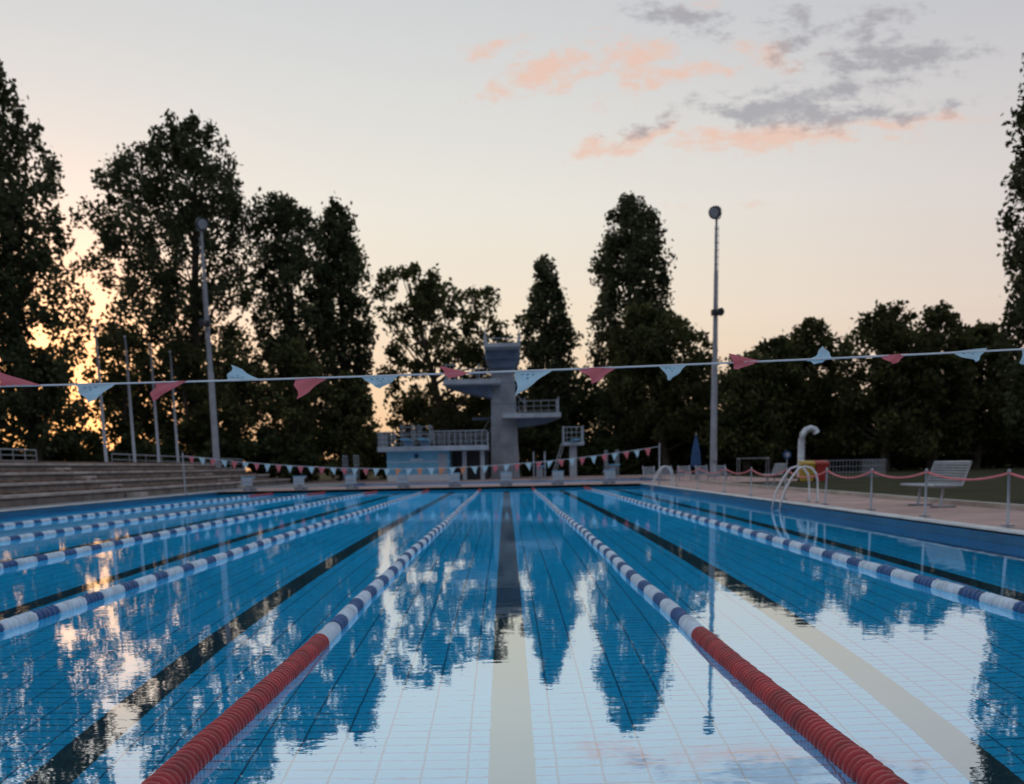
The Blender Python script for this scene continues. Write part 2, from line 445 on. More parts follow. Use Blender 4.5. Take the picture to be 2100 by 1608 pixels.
# ------------------------------------------------------------------ starting blocks
def starting_block(X, Y, s):
    m = MB()
    m.box(X-.09, X+.09, Y-.1*s-.08, Y-.1*s+.08, DZ, .72, 1)
    m.prism_xz([(X-.25,.72),(X+.25,.72),(X+.25,.80),(X-.25,.80)], Y-.3, Y+.3, 0)
    m.box(X-.28, X+.28, Y-.33, Y+.33, .80, .83, 2)
    m.box(X-.26, X+.26, Y-.32*s-.015, Y-.32*s+.015, .42, .78, 0)
    m.tube([(X-.2, Y-.35*s, .60), (X+.2, Y-.35*s, .60)], .018, 6, 1)
    m.box(X-.3, X+.3, Y+.05, Y+.45, DZ+.002, .30, 1)
    m.build('starting_block', [M_rail, M_polegrey, M_lblue])
for i in range(-5, 3):
    starting_block(2.5*i, PY1+.5, 1)

# ------------------------------------------------------------------ barrier with chain
m = MB()
bx = 6.80
pys = [6.2, 9.0, 11.8, 14.5, 17.4, 20.0, 22.9, 26.3, 29.9, 33.6, 38.3, 43.0]
tops = []
for i, yy in enumerate(pys):
    lean = random.uniform(-.03, .05)
    m.tube([(bx, yy, DZ), (bx+lean, yy+lean*.4, .90)], .021, 8, 0)
    m.tube([(bx, yy, DZ+.02), (bx, yy, DZ+.045)], .09, 12, 0)
    m.ball((bx+lean, yy+lean*.4, .915), .030, 0, 8)
    tops.append(Vector((bx+lean, yy+lean*.4, .89)))
for a, c in zip(tops[:-1], tops[1:]):
    pts = []
    sag = random.uniform(.09, .17)
    for t in np.linspace(0, 1, 12):
        p = a.lerp(c, t); p.z -= sag*4*t*(1-t); pts.append(p)
    m.tube(pts, .017, 6, 1)
m.build('chain_barrier', [M_galv, M_pinkrope], smooth=True)

def pool_ladder(Y, w=0.55):
    m = MB()
    for yy in (Y, Y+w):
        p = [(7.12, yy, DZ), (7.12, yy, .62), (7.08, yy, .80), (6.97, yy, .93), (6.82, yy, .97), (6.68, yy, .93),
             (6.52, yy, .72), (6.36, yy, .42), (6.29, yy, .2), (6.27, yy, 0), (6.27, yy, -.9)]
        m.tube(p, .026, 10, 0)
        m.tube([(7.12, yy, DZ+.02), (7.12, yy, DZ+.04)], .07, 12, 0)
    for z in (-.15, -.4, -.65, -.88):
        m.box(6.22, 6.32, Y, Y+w, z-.015, z+.015, 0)
    m.build('pool_ladder', [M_steel], smooth=True)
pool_ladder(24.6, .7)
pool_ladder(46.0)

def bench(X, Y, L=1.75, gz=DZ):
    m = MB()
    for i in range(9):
        xx = X-.24+i*.06
        zz = gz+.44-.02*math.sin(i/8*math.pi)
        m.tube([(xx, Y-L/2, zz), (xx, Y+L/2, zz)], .013, 6, 0)
    for i in range(8):
        t = i/7
        m.tube([(X+.27+.12*t, Y-L/2, gz+.47+.36*t), (X+.27+.12*t, Y+L/2, gz+.47+.36*t)], .013, 6, 0)
    ns = 26
    for i in range(ns+1):
        yy = Y-L/2+L*i/ns
        m.tube([(X-.26, yy, gz+.435), (X+.0, yy, gz+.415), (X+.25, yy, gz+.44), (X+.29, yy, gz+.50), (X+.40, yy, gz+.85)], .006, 4, 0, cap=False)
    for yy in (Y-L/2, Y+L/2):
        m.tube([(X-.27, yy, gz+.43), (X+.26, yy, gz+.43), (X+.41, yy, gz+.87)], .022, 8, 0)
    m.tube([(X+.41, Y-L/2, gz+.87), (X+.41, Y+L/2, gz+.87)], .022, 8, 0)
    m.tube([(X-.27, Y-L/2, gz+.43), (X-.27, Y+L/2, gz+.43)], .022, 8, 0)
    for yy in (Y-L*.33, Y+L*.33):
        m.tube([(X-.02, yy, gz), (X+.02, yy, gz+.42)], .028, 8, 1)
        m.tube([(X-.22, yy, gz+.02), (X+.28, yy, gz+.02)], .022, 8, 1)
        m.tube([(X-.22, yy, gz+.40), (X+.26, yy, gz+.40)], .018, 8, 1)
    m.build('park_bench', [M_rail, M_galv], smooth=True)
bench(8.45, 21.4)
bench(11.3, 46.0, 1.8, .10)

# ------------------------------------------------------------------ diving tower
def railing(mb, pts, h=1.05, mi=0, step=0.45, r=.03):
    for a, c in zip(pts[:-1], pts[1:]):
        a = Vector(a); c = Vector(c)
        n = max(1, int((c-a).length/step))
        for i in range(n+1):
            p = a.lerp(c, i/n); mb.tube([p, p+Vector((0,0,h))], r*.7, 5, mi)
        for hh in (h, h*.66, h*.33):
            mb.tube([a+Vector((0,0,hh)), c+Vector((0,0,hh))], r if hh == h else r*.7, 5, mi)
tower = empty('diving_tower')
m = MB()
m.add([(-1.18,84.0,DZ),(1.06,84.0,DZ),(.78,84.0,8.5),(-.98,84.0,8.5),(-1.18,86.2,DZ),(1.06,86.2,DZ),(.78,85.9,8.5),(-.98,85.9,8.5)],
      [(0,1,2,3),(5,4,7,6),(4,0,3,7),(1,5,6,2),(3,2,6,7)], 0)
for z in (2.6, 4.2, 5.8, 7.4):
    m.box(-1.08+.0, .92, 83.975, 83.998+.02*(z/9), z, z+.03, 1)
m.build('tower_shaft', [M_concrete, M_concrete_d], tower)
m = MB()
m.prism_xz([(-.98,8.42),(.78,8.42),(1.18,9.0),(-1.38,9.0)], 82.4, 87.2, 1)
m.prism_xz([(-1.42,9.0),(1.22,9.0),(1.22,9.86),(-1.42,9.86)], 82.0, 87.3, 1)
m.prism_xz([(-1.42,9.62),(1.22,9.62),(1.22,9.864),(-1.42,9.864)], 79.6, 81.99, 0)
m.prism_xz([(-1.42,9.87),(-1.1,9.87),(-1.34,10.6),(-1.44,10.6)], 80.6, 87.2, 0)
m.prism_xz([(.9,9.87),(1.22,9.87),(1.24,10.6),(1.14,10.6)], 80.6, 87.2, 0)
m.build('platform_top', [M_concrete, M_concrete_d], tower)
m = MB()
railing(m, [(-1.36, 80.7, 9.9), (-1.36, 87, 9.9), (1.16, 87, 9.9), (1.16, 80.7, 9.9)], 1.15, 0, .8)
railing(m, [(-4.35,81.3,7.45),(-4.35,85.6,7.45),(-1.1,85.6,7.45)], 1.15, 0, .5)
railing(m, [(-1.9,81.3,7.45),(-1.9,84.0,7.45)], 1.15, 0, .5)
railing(m, [(-4.35,81.9,7.45),(-3.7,81.9,7.45)], 1.15, 0, .3)
railing(m, [(4.02,81.3,4.95),(4.02,85.6,4.95),(1.1,85.6,4.95)], 1.15, 0, .5)
railing(m, [(1.5,81.3,4.95),(1.5,84.0,4.95)], 1.15, 0, .5)
m.build('railings', [M_rail], tower)
m = MB()
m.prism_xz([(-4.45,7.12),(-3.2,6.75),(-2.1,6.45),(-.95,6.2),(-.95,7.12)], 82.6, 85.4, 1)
m.prism_xz([(-4.5,7.12),(-.3,7.12),(-.3,7.45),(-4.5,7.45)], 80.6, 85.8, 0)
m.build('platform_left', [M_concrete, M_concrete_d], tower)
m = MB()
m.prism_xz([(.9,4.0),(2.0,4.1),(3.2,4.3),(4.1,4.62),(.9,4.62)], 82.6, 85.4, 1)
m.prism_xz([(-.2,4.62),(4.15,4.62),(4.15,4.95),(-.2,4.95)], 80.6, 83.9, 0)
m.box(1.1, 4.15, 83.9, 85.8, 4.62, 4.948, 0)
m.build('platform_right', [M_concrete, M_concrete_d], tower)
m = MB()
def stair(x0, x1, z0, z1, y0, y1):
    n = max(2, int((z1-z0)/.2))
    for i in range(n):
        t = (i+.5)/n
        xx = x0+(x1-x0)*t; zz = z0+(z1-z0)*t
        m.box(xx-.14, xx+.14, y0, y1, zz-.03, zz+.03, 0)
    for yy in (y0, y1):
        m.tube([(x0,yy,z0),(x1,yy,z1)], .06, 6, 0)
        m.tube([(x0,yy,z0+1),(x1,yy,z1+1)], .03, 6, 1)
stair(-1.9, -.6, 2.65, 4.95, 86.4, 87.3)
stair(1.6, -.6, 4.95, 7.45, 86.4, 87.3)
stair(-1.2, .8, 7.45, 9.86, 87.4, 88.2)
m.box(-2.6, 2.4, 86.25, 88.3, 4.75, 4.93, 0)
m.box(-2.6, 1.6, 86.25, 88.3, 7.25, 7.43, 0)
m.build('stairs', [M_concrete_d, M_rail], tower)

bld = empty('springboard_building')
m = MB()
m.box(-8.6, -4.05, 78.0, 83.0, DZ, .62, 1)
m.box(-8.58, -4.07, 78.02, 83.0, .62, 2.28, 0)
m.box(-8.62, -4.03, 77.97, 78.02, 1.50, 1.56, 1)
m.box(-4.9, -4.25, 77.96, 78.02, .63, 2.1, 2)
m.build('walls', [M_lblue, M_white, M_rail, M_dark], bld)
m = MB()
m.tube([(-6.45, 77.97, 1.95), (-6.45, 78.03, 1.95)], .17, 16, 0)
m.box(-6.9, -6.0, 77.985, 78.03, 1.62, 1.72, 1)
m.build('sign_mark', [M_parasol, M_white], bld)
m = MB()
m.box(-9.1, -1.25, 76.9, 83.4, 2.28, 2.62, 0)
for xx in (-3.0, -1.7):
    m.box(xx-.15, xx+.15, 78.2, 78.5, DZ, 2.28, 0)
    m.box(xx-.15, xx+.15, 82.2, 82.5, DZ, 2.28, 0)
m.box(-4.03, -1.3, 82.0, 82.2, DZ, 2.28, 1)
m.build('terrace', [M_concrete, M_dark], bld)
m = MB()
railing(m, [(-9.05,77.0,2.62),(-9.05,83.3,2.62),(-1.3,83.3,2.62)], 1.0, 0, .5)
railing(m, [(-9.05,77.0,2.62),(-7.8,77.0,2.62)], 1.0, 0, .3)
railing(m, [(-5.1,77.0,2.62),(-1.3,77.0,2.62),(-1.3,83.3,2.62)], 1.0, 0, .35)
for xc in (-6.9, -5.7):
    for xx in (xc-.4, xc+.4):
        railing(m, [(xx,75.9,2.9),(xx,79.6,2.9)], 1.15, 0, .9, .022)
    m.box(xc-.25, xc+.25, 73.4, 79.6, 3.0, 3.06, 1)
    m.box(xc-.32, xc+.32, 76.9, 77.5, 2.62, 3.0, 2)
    railing(m, [(xc-.4,79.6,2.9),(xc+.4,79.6,2.9)], 1.15, 0, .4, .022)
m.build('railings_and_boards', [M_rail, M_lblue, M_concrete_d], bld)

m = MB()
m.box(4.72, 5.22, 79.6, 80.4, DZ, 2.5, 0)
m.box(4.2, 5.7, 78.4, 81.2, 2.5, 2.72, 0)
railing(m, [(4.25,78.6,2.72),(4.25,81.1,2.72),(5.65,81.1,2.72),(5.65,78.6,2.72)], 1.15, 1, .35)
m.box(4.7, 5.2, 75.4, 80.5, 2.80, 2.86, 2)
for xx in (3.9, 4.1):
    m.tube([(xx-.5, 81, DZ), (xx+.3, 81, 2.7)], .05, 6, 1)
for i in range(10):
    m.tube([(3.45+.08*i, 80.8, .3+.25*i), (3.45+.08*i+.15, 81.2, .3+.25*i)], .03, 5, 1)
m.build('springboard_stand', [M_concrete, M_rail, M_lblue])

def low_board(X, Y):
    m = MB()
    m.box(X-.22, X+.22, Y-.2, Y+.2, DZ, 1.0, 0)
    m.box(X-.25, X+.25, Y-3.4, Y+1.4, 1.02, 1.08, 1)
    railing(m, [(X-.4,Y-.8,DZ),(X-.4,Y+1.5,DZ)], 1.9, 2, .6, .03)
    railing(m, [(X+.4,Y-.8,DZ),(X+.4,Y+1.5,DZ)], 1.9, 2, .6, .03)
    m.build('diving_board', [M_concrete, M_lblue, M_rail])
low_board(2.4, 77.6); low_board(-11.2, 77.8); low_board(7.6, 77.5)

# ------------------------------------------------------------------ terraces on the left
m = MB()
for i in range(4):
    y0, y1 = 8.0, 78.0 - i*2.2
    x1 = -15.6 - i*1.05
    zt = .15+.36*(i+1)
    m.box(x1-1.05 if i < 3 else x1-6, x1, y0, y1, 0.0, zt, 0)
    m.box(x1-.34, x1+.05, y0, y1+.02, zt-.085, zt+.012, 2)
    yy = y0+.6
    while yy < y1-3:
        m.box(x1-.95, x1-.45, yy, yy+2.7, zt+.04, zt+.09, 1)
        for q in (.2, 1.35, 2.4): m.box(x1-.9, x1-.5, yy+q, yy+q+.08, zt+.0, zt+.04, 1)
        yy += 3.3
for ya in (26.0, 44.0, 62.0):
    for i in range(4):
        x1 = -15.6 - i*1.05; zt = .15+.36*i
        m.box(x1+.06, x1+.42, ya, ya+1.6, .151, zt+.18, 2)
m.build('spectator_terrace', [M_terrace, M_wood, M_nosing])
m = MB()
railing(m, [(-22.5, 30, 1.55), (-22.5, 52, 1.55)], .75, 0, 1.2, .03)
m.build('terrace_railing', [M_galv])
m = MB()
railing(m, [(-21.8, 60, 1.3), (-18.0, 74, 1.0)], .9, 0, 1.5, .03)
m.build('terrace_railing', [M_galv])
for (fx, fy) in [(-21.4,58),(-21.25,62),(-21.15,66),(-21.2,70)]:
    m = MB()
    m.tube([(fx,fy,.1),(fx,fy,4.5),(fx,fy,8.6)], [.085,.07,.045], 10, 0)
    m.ball((fx,fy,8.66), .08, 0, 8)
    m.tube([(fx,fy,.1),(fx,fy,1.7)], .11, 10, 0)
    m.tube([(fx+.09,fy-.02,1.6),(fx+.07,fy-.02,8.5)], .012, 4, 1)
    m.build('flagpole', [M_polegrey, M_white], smooth=True)

# ------------------------------------------------------------------ floodlight masts
def mast(X, Y, H, side):
    m = MB()
    m.tube([(X,Y,.1),(X,Y,H*.45),(X,Y,H*.45+.02),(X,Y,H*.78),(X,Y,H*.78+.02),(X,Y,H-.3)], [.23,.19,.15,.12,.09,.075], 14, 0)
    m.tube([(X,Y,.1),(X,Y,.35)], .35, 14, 0)
    z = H*.45
    while z < H-1:
        m.box(X-.15, X+.15, Y-.17, Y-.13, z, z+.04, 0); z += .42
    for sx in (-.14, .14):
        m.tube([(X+sx, Y-.15, H*.45), (X+sx*.8, Y-.15, H-.9)], .014, 4, 0)
    m.tube([(X-.3,Y,H-.1),(X-.2,Y,H-.45),(X+.2,Y,H-.45),(X+.3,Y,H-.1)], .04, 6, 0)
    m.tube([(X+side*.12,Y+.25,H+.12),(X,Y,H),(X-side*.2,Y-.4,H-.18)], [.16,.32,.40], 14, 1)
    m.tube([(X-side*.2,Y-.4,H-.18),(X-side*.21,Y-.43,H-.195)], [.30,.28], 14, 2)
    zz = H*.635
    m.tube([(X+.05,Y-.1,zz),(X+side*.25,Y-.55,zz-.1)], [.1,.26], 10, 1)
    m.box(X-.26, X+.2, Y-.26, Y+.1, zz-.25, zz+.1, 1)
    m.box(X-.16, X+.16, Y-.36, Y-.2, 1.2, 1.9, 0)
    m.build('floodlight_mast', [M_polegrey, M_dark, M_galv])
mast(13.45, 70, 16.5, 1)
mast(-18.7, 70, 16.4, -1)

# ------------------------------------------------------------------ things on the right lawn
m = MB()
m.tube([(16.4,60,.1),(16.4,60,2.2),(16.46,60,2.5),(16.65,60,2.74),(16.9,60,2.82),(17.12,60,2.74),(17.22,60,2.56)], .19, 14, 0)
for z in (.6, 1.2, 1.8): m.tube([(16.4,60,z),(16.4,60,z+.05)], .21, 14, 0)
m.build('ventilation_pipe', [M_duct], smooth=True)
def bin_(X, Y, mat):
    m = MB()
    m.add([(X-.26,Y-.3,.12),(X+.26,Y-.3,.12),(X+.26,Y+.3,.12),(X-.26,Y+.3,.12),(X-.31,Y-.38,.92),(X+.31,Y-.38,.92),(X+.31,Y+.36,.92),(X-.31,Y+.36,.92)],
          [(0,3,2,1),(0,1,5,4),(1,2,6,5),(2,3,7,6),(3,0,4,7)], 0)
    m.add([(X-.33,Y-.42,.92),(X+.33,Y-.42,.92),(X+.33,Y+.38,.98),(X-.33,Y+.38,.98),(X-.3,Y-.36,1.02),(X+.3,Y-.36,1.02),(X+.3,Y+.36,1.08),(X-.3,Y+.36,1.08)],
          [(0,3,2,1),(4,5,6,7),(0,1,5,4),(1,2,6,5),(2,3,7,6),(3,0,4,7)], 0)
    for sx in (-.28, .28): m.tube([(X+sx-.03,Y+.32,.2),(X+sx+.03,Y+.32,.2)], .1, 10, 1)
    m.build('wheelie_bin', [mat, M_dark])
bin_(14.35, 51.5, M_yellow); bin_(15.0, 51.5, M_binred)
m = MB()
railing(m, [(17.0,59,.1),(20.8,59,.1),(20.8,63,.1)], .95, 0, .18, .016)
m.build('metal_fence', [M_polegrey])
m = MB()
for yy in (0, .55): m.tube([(11.9,55+yy,.1),(11.9,55+yy,1.25),(13.4,55+yy,1.25),(13.4,55+yy,.1)], .02, 6, 0)
m.tube([(11.9,55,1.25),(11.9,55.55,1.25)], .03, 6, 0); m.tube([(13.4,55,1.25),(13.4,55.55,1.25)], .03, 6, 0)
m.build('bicycle_rack', [M_polegrey])
m = MB()
m.tube([(10.9,62,.1),(10.9,62,2.75)], .03, 8, 0)
m.tube([(10.9,62,.85),(10.9,62,1.0),(10.9,62,1.7),(10.9,62,2.3),(10.9,62,2.6)], [.25,.30,.24,.12,.03], 9, 1)
m.tube([(10.9,62,.1),(10.9,62,.2)], .3, 12, 0)
m.build('closed_parasol', [M_galv, M_parasol])
m = MB()
m.tube([(15.1,58,.1),(15.1,58,1.25)], .03, 8, 0)
m.tube([(15.1,57.96,1.4),(15.1,58.02,1.4)], .22, 18, 1)
m.tube([(15.1,57.93,1.4),(15.1,57.965,1.4)], .12, 18, 0)
m.build('round_sign', [M_galv, M_parasol])
def lounger(X, Y, rot):
    m = MB()
    m.tube([(X-.3,Y,.15),(X-.3,Y,.45),(X-.3,Y+1.2,.45),(X-.3,Y+1.7,.95)], .025, 6, 0)
    m.tube([(X+.3,Y,.15),(X+.3,Y,.45),(X+.3,Y+1.2,.45),(X+.3,Y+1.7,.95)], .025, 6, 0)
    for i in range(8): m.box(X-.3, X+.3, Y+.02+i*.15, Y+.12+i*.15, .455, .475, 1)
    for i in range(5): m.box(X-.3, X+.3, Y+1.24+i*.09, Y+1.30+i*.09, .50+i*.09, .55+i*.09, 1)
    for sx in (-.3,.3): m.tube([(X+sx,Y+1.2,.15),(X+sx,Y+1.2,.45)], .025, 6, 0)
    m.build('sun_lounger', [M_galv, M_rail])
for i in range(5): lounger(7.6+i*.95, 56.0+.2*(i % 2), 0)
m = MB()
m.box(18.2, 18.9, 36.9, 37.5, .1, .6, 0); m.box(18.15, 18.95, 36.85, 37.55, .6, .65, 1)
m.build('equipment_box', [M_maroon, M_dark])

# ------------------------------------------------------------------ trees
def leaf_quads(C, R, per, smin, smax, rng):
    n = len(C)*per
    c = np.repeat(C, per, 0); r = np.repeat(R, per, 0)
    dd = rng.normal(size=(n,3)); dd /= np.linalg.norm(dd, axis=1)[:,None]
    rad = rng.random(n)**(1/2.0)
    rad *= np.where(rng.random(n) < .14, 1.45, 1.0)
    p = c + dd*rad[:,None]*r
    a = rng.normal(size=(n,3)); a /= np.linalg.norm(a, axis=1)[:,None]
    b = rng.normal(size=(n,3)); b -= a*(a*b).sum(1)[:,None]; b /= np.linalg.norm(b, axis=1)[:,None]
    s = rng.uniform(smin, smax, n)[:,None]
    V = np.stack([p+a*s, p+b*s*.62, p-a*s, p-b*s*.62], 1)
    return V.reshape(-1,3)

def make_tree(name, Y, outline, npuff, per=85, pr=(.7,1.2), leaf=(.13,.26), mat=None, seed=0, vert=1.0, trunk=.35, lump=.5, depth=.8, limbs=14, surf=.42):
    rng = np.random.default_rng(seed)
    O = np.array(sorted(outline), float)
    zmin, zmax = O[0,0], O[-1,0]
    C = []; R = []
    wmax = (O[:,2]-O[:,1]).max()
    while len(C) < npuff:
        z = rng.uniform(zmin, zmax)
        xl = np.interp(z, O[:,0], O[:,1]); xr = np.interp(z, O[:,0], O[:,2])
        if rng.random() > (xr-xl)/wmax + .15: continue
        r = rng.uniform(*pr)*min(1.0, .5+(xr-xl)/wmax*.75)
        th = rng.uniform(0, 2*math.pi)
        q = rng.random()**surf
        lobe = lump*(math.sin(z*1.7+th*2+seed)+math.sin(z*.8+th*3+seed*2))*.5
        hx = max(.05, (xr-xl)/2 - r*.45 + lobe); hy = max(.05, (xr-xl)/2*depth - r*.4 + lobe)
        C.append(((xl+xr)/2+math.cos(th)*q*hx, Y+math.sin(th)*q*hy, z - r*vert*.5))
        R.append((r, r, r*vert))
    C = np.array(C); R = np.array(R)
    V = leaf_quads(C, R, per, leaf[0], leaf[1], rng)
    root = empty(name)
    F = np.arange(len(V)).reshape(-1,4)
    quad_mesh('crown', V, F, [mat], parent=root)
    m = MB()
    xb = (O[0,1]+O[0,2])/2; xt = (O[-1,1]+O[-1,2])/2
    H = zmax
    path = []
    rad = []
    for t in np.linspace(0, .9, 8):
        path.append((xb+(xt-xb)*t+.15*math.sin(t*7+seed), Y+.12*math.cos(t*5+seed), .1+(H-.1)*t)); rad.append(trunk*(1-t)**.8+.04)
    m.tube(path, rad, 9, 0)
    idx = rng.choice(len(C), min(limbs, len(C)), replace=False)
    for i in idx:
        c = C[i]
        t = max(.12, min(.75, (c[2]-.25*np.hypot(c[0]-xb, c[1]-Y)*1.6)/H - .08))
        s = Vector((xb+(xt-xb)*t, Y, H*t)); e2 = Vector(c)
        mid = s.lerp(e2, .5)+Vector((0,0,-.3))
        r0 = trunk*.45*(1-t)+.03
        m.tube([s, mid, e2], [r0, r0*.65, .025], 6, 0, cap=False)
    m.build('trunk_and_limbs', [M_bark], root, smooth=True)
    return root

A, B_, Cc = M_leafA, M_leafB, M_leafC
make_tree('poplar_tree', 75, [(27.8,-34.4,-32.3),(25.8,-35.6,-31.0),(24.1,-36.8,-30.0),(22.3,-37.5,-29.8),(20.8,-38.5,-28.4),(20.0,-38.5,-28.3),(18.0,-39,-27.9),(15.7,-38.5,-28.6),(11.7,-38,-28.8),(6.9,-37,-28.6),(3.5,-35.5,-29.5)], 440, per=52, pr=(.5,1.0), vert=1.3, mat=A, seed=1, lump=.9, limbs=34, surf=.5)
make_tree('broadleaf_tree', 90, [(28.9,-25.4,-23.0),(27.8,-27.0,-21.8),(27.0,-29.0,-21.2),(25.6,-31.6,-20.4),(22.7,-33.0,-18.9),(18.9,-34.2,-18.6),(15.1,-34.6,-18.6),(9.3,-34.3,-18.6),(5.3,-33,-19.4),(3,-30,-21)], 700, per=54, vert=1.25, mat=A, seed=2, lump=1.1, pr=(.55,1.1), trunk=.5, limbs=60, surf=.5)
make_tree('broadleaf_tree', 92, [(23.3,-19.3,-17.2),(21.8,-20.2,-15.3),(20.2,-20.4,-14.2),(17.2,-20.4,-13.8),(11.5,-20.4,-13.8),(5.5,-19.8,-14.4),(3,-19,-15.5)], 300, per=54, vert=1.2, mat=A, seed=3, lump=.8, pr=(.5,1.0), limbs=30)
make_tree('poplar_tree', 95, [(23.6,-14.5,-13.3),(22.2,-15.4,-12.4),(20.0,-16.0,-11.8),(17.4,-16.3,-11.4),(13.8,-16.6,-11.2),(9.8,-16.2,-11.4),(5.6,-15.8,-12),(3,-15,-13)], 280, per=60, vert=1.6, mat=A, seed=4, lump=.4, pr=(.5,.85))
make_tree('maple_tree', 92, [(17.9,-8.9,-6.9),(17.0,-10.4,-3.4),(16.2,-10.8,-2.6),(15.2,-11.0,.4),(13.5,-11.3,1.2),(11.3,-11.2,1.2),(7.3,-10.8,1.1),(4,-9.5,.6)], 250, per=50, vert=.75, mat=B_, seed=5, lump=1.1, pr=(.5,1.0), limbs=50)
make_tree('poplar_tree', 98, [(19.3,3.3,4.2),(17.6,2.5,4.9),(16.0,2.0,5.8),(14.4,1.8,6.3),(11.8,1.6,6.5),(9.3,1.7,6.4),(5.5,2.0,6.2),(3,2.6,5.8)], 230, per=58, vert=1.5, mat=A, seed=6, lump=.4, pr=(.45,.8))
make_tree('poplar_tree', 100, [(24.6,10.4,12.5),(23.3,9.7,13.7),(21.8,9.2,14.4),(19.5,8.5,15.1),(16.1,7.9,15.6),(13.6,7.8,15.6),(10.1,8.0,15.5),(5.3,8.6,15),(3,9.6,14)], 420, per=60, vert=1.6, mat=A, seed=7, lump=.7, pr=(.5,.9))
make_tree('linden_tree', 92, [(14.0,10.8,13.2),(13.1,9.5,15.4),(12.0,9.0,17.4),(11,8.6,18.4),(7.7,8.5,18.8),(3.7,9.1,18.2)], 260, per=75, vert=.8, mat=B_, seed=8, lump=.7, pr=(.6,1.1))
for i, (X, z, w) in enumerate([(18.9,9.6,2.9),(21.3,10.8,2.9),(24.9,12.3,3.3),(30.0,12.8,3.9),(34.4,13.0,3.9),(38.8,11.7,3.4),(45,12,4)]):
    make_tree('linden_tree', 85+(i % 3)*2, [(z,X-.8,X+.8),(z-.8,X-w*.6,X+w*.6),(z-2,X-w*.9,X+w*.9),(z-4,X-w*1.05,X+w*1.05),(z-6,X-w*1.1,X+w*1.1),(2.0,X-w*.95,X+w*.95)], 165, per=70, vert=.85, mat=B_, seed=20+i, lump=.7, pr=(.6,1.1))
make_tree('poplar_tree', 70, [(28.4,34.0,35.2),(24.8,32.2,36.5),(21.1,31.7,37.2),(18.5,31.5,37.5),(15.6,31.2,37.6),(11.2,31.5,37.5),(6,32.0,37.2),(3,33,36)], 380, per=56, vert=1.5, mat=A, seed=40, lump=.5, pr=(.5,.9))
make_tree('poplar_tree', 72, [(26,-42,-41),(22,-44.5,-39),(15,-46,-38),(6,-45,-38),(3,-44,-39)], 220, per=60, vert=1.4, mat=A, seed=41, lump=.6)
for i, (X, z, w, n) in enumerate([(-34.6,10.5,3.2,62),(-29.2,12.8,3.2,62),(-24.8,11.5,3.0,62),(-20.2,11.6,2.9,90),(-16.0,11.0,2.8,110),(-12.2,8.4,2.3,100)]):
    make_tree('small_broadleaf_tree', 82+(i % 3)*1.5, [(z,X-.8,X+.8),(z-1,X-w*.6,X+w*.6),(z-3,X-w,X+w),(z-6,X-w*1.15,X+w*1.15),(1.6,X-w*1.1,X+w*1.1)], n, per=46, vert=.85, mat=B_, seed=60+i, lump=.9, pr=(.5,1.0), trunk=.2, limbs=30, surf=.5)

def wood(name, x0, x1, Y, hfun, n, per, seed, pr=(.9,1.7), depth=6, zmin=.3, leaf=(.16,.32)):
    rng = np.random.default_rng(seed)
    x = rng.uniform(x0, x1, n); h = np.array([hfun(t) for t in x])
    r = rng.uniform(pr[0], pr[1], n)
    z = zmin + rng.random(n)**.85*(h-zmin-r)
    C = np.stack([x, Y+rng.uniform(-depth/2, depth/2, n), z], 1); R = np.stack([r, r, r*.9], 1)
    V = leaf_quads(C, R, per, leaf[0], leaf[1], rng)
    return quad_mesh(name, V, np.arange(len(V)).reshape(-1,4), [Cc])
hh = lambda x: 9.4+1.3*math.sin(x*.31)+.8*math.sin(x*.83+1)+.5*math.sin(x*1.9)
wood('distant_tree_row', -10, 75, 110, hh, 1350, 65, 50, pr=(1.0,1.8), depth=8)
wood('distant_tree_row', -85, -10, 104, lambda x: 4.6+1.2*math.sin(x*.27)+.8*math.sin(x*.9), 300, 60, 51, pr=(.7,1.2), depth=7)
wood('hedge', -60, -14.5, 80, lambda x: 3.6+.7*math.sin(x*.6)+.5*math.sin(x*1.7), 420, 70, 52, pr=(.5,.9), depth=4)
wood('hedge', -14, 60, 94, lambda x: 4.2+.8*math.sin(x*.5)+.5*math.sin(x*1.5), 600, 70, 53, pr=(.7,1.2), depth=4)

# ------------------------------------------------------------------ sky
SUN_AZ = math.radians(-22.5)
SUN_EL = math.radians(1.4)
sd = Vector((math.sin(SUN_AZ)*math.cos(SUN_EL), math.cos(SUN_AZ)*math.cos(SUN_EL), math.sin(SUN_EL)))
gd = Vector((math.sin(SUN_AZ), math.cos(SUN_AZ), .075)).normalized()
wd = bpy.data.worlds.new('World'); scene.world = wd; wd.use_nodes = True
nt = wd.node_tree; nt.nodes.clear(); N = nt.nodes.new; L = nt.links.new
out = N('ShaderNodeOutputWorld'); bg = N('ShaderNodeBackground'); L(bg.outputs[0], out.inputs[0])
def M(op, a, b=None, c=None, clamp=False):
    n = N('ShaderNodeMath'); n.operation = op; n.use_clamp = clamp
    for i, v in enumerate((a, b, c)):
        if v is None: continue
        if isinstance(v, (int, float)): n.inputs[i].default_value = v
        else: L(v, n.inputs[i])
    return n.outputs[0]
def mixc(f, a, b, mode='MIX'):
    n = N('ShaderNodeMixRGB'); n.blend_type = mode
    for i, v in enumerate((f, a, b)):
        if isinstance(v, (int, float)): n.inputs[i].default_value = v
        elif isinstance(v, tuple): n.inputs[i].default_value = (*v, 1)
        else: L(v, n.inputs[i])
    return n.outputs[0]
tc = N('ShaderNodeTexCoord'); sep = N('ShaderNodeSeparateXYZ'); L(tc.outputs['Generated'], sep.inputs[0])
sx, sy, sz = sep.outputs
sky = N('ShaderNodeTexSky'); sky.sky_type = 'NISHITA'; sky.sun_disc = False
sky.sun_elevation = SUN_EL; sky.sun_rotation = SUN_AZ
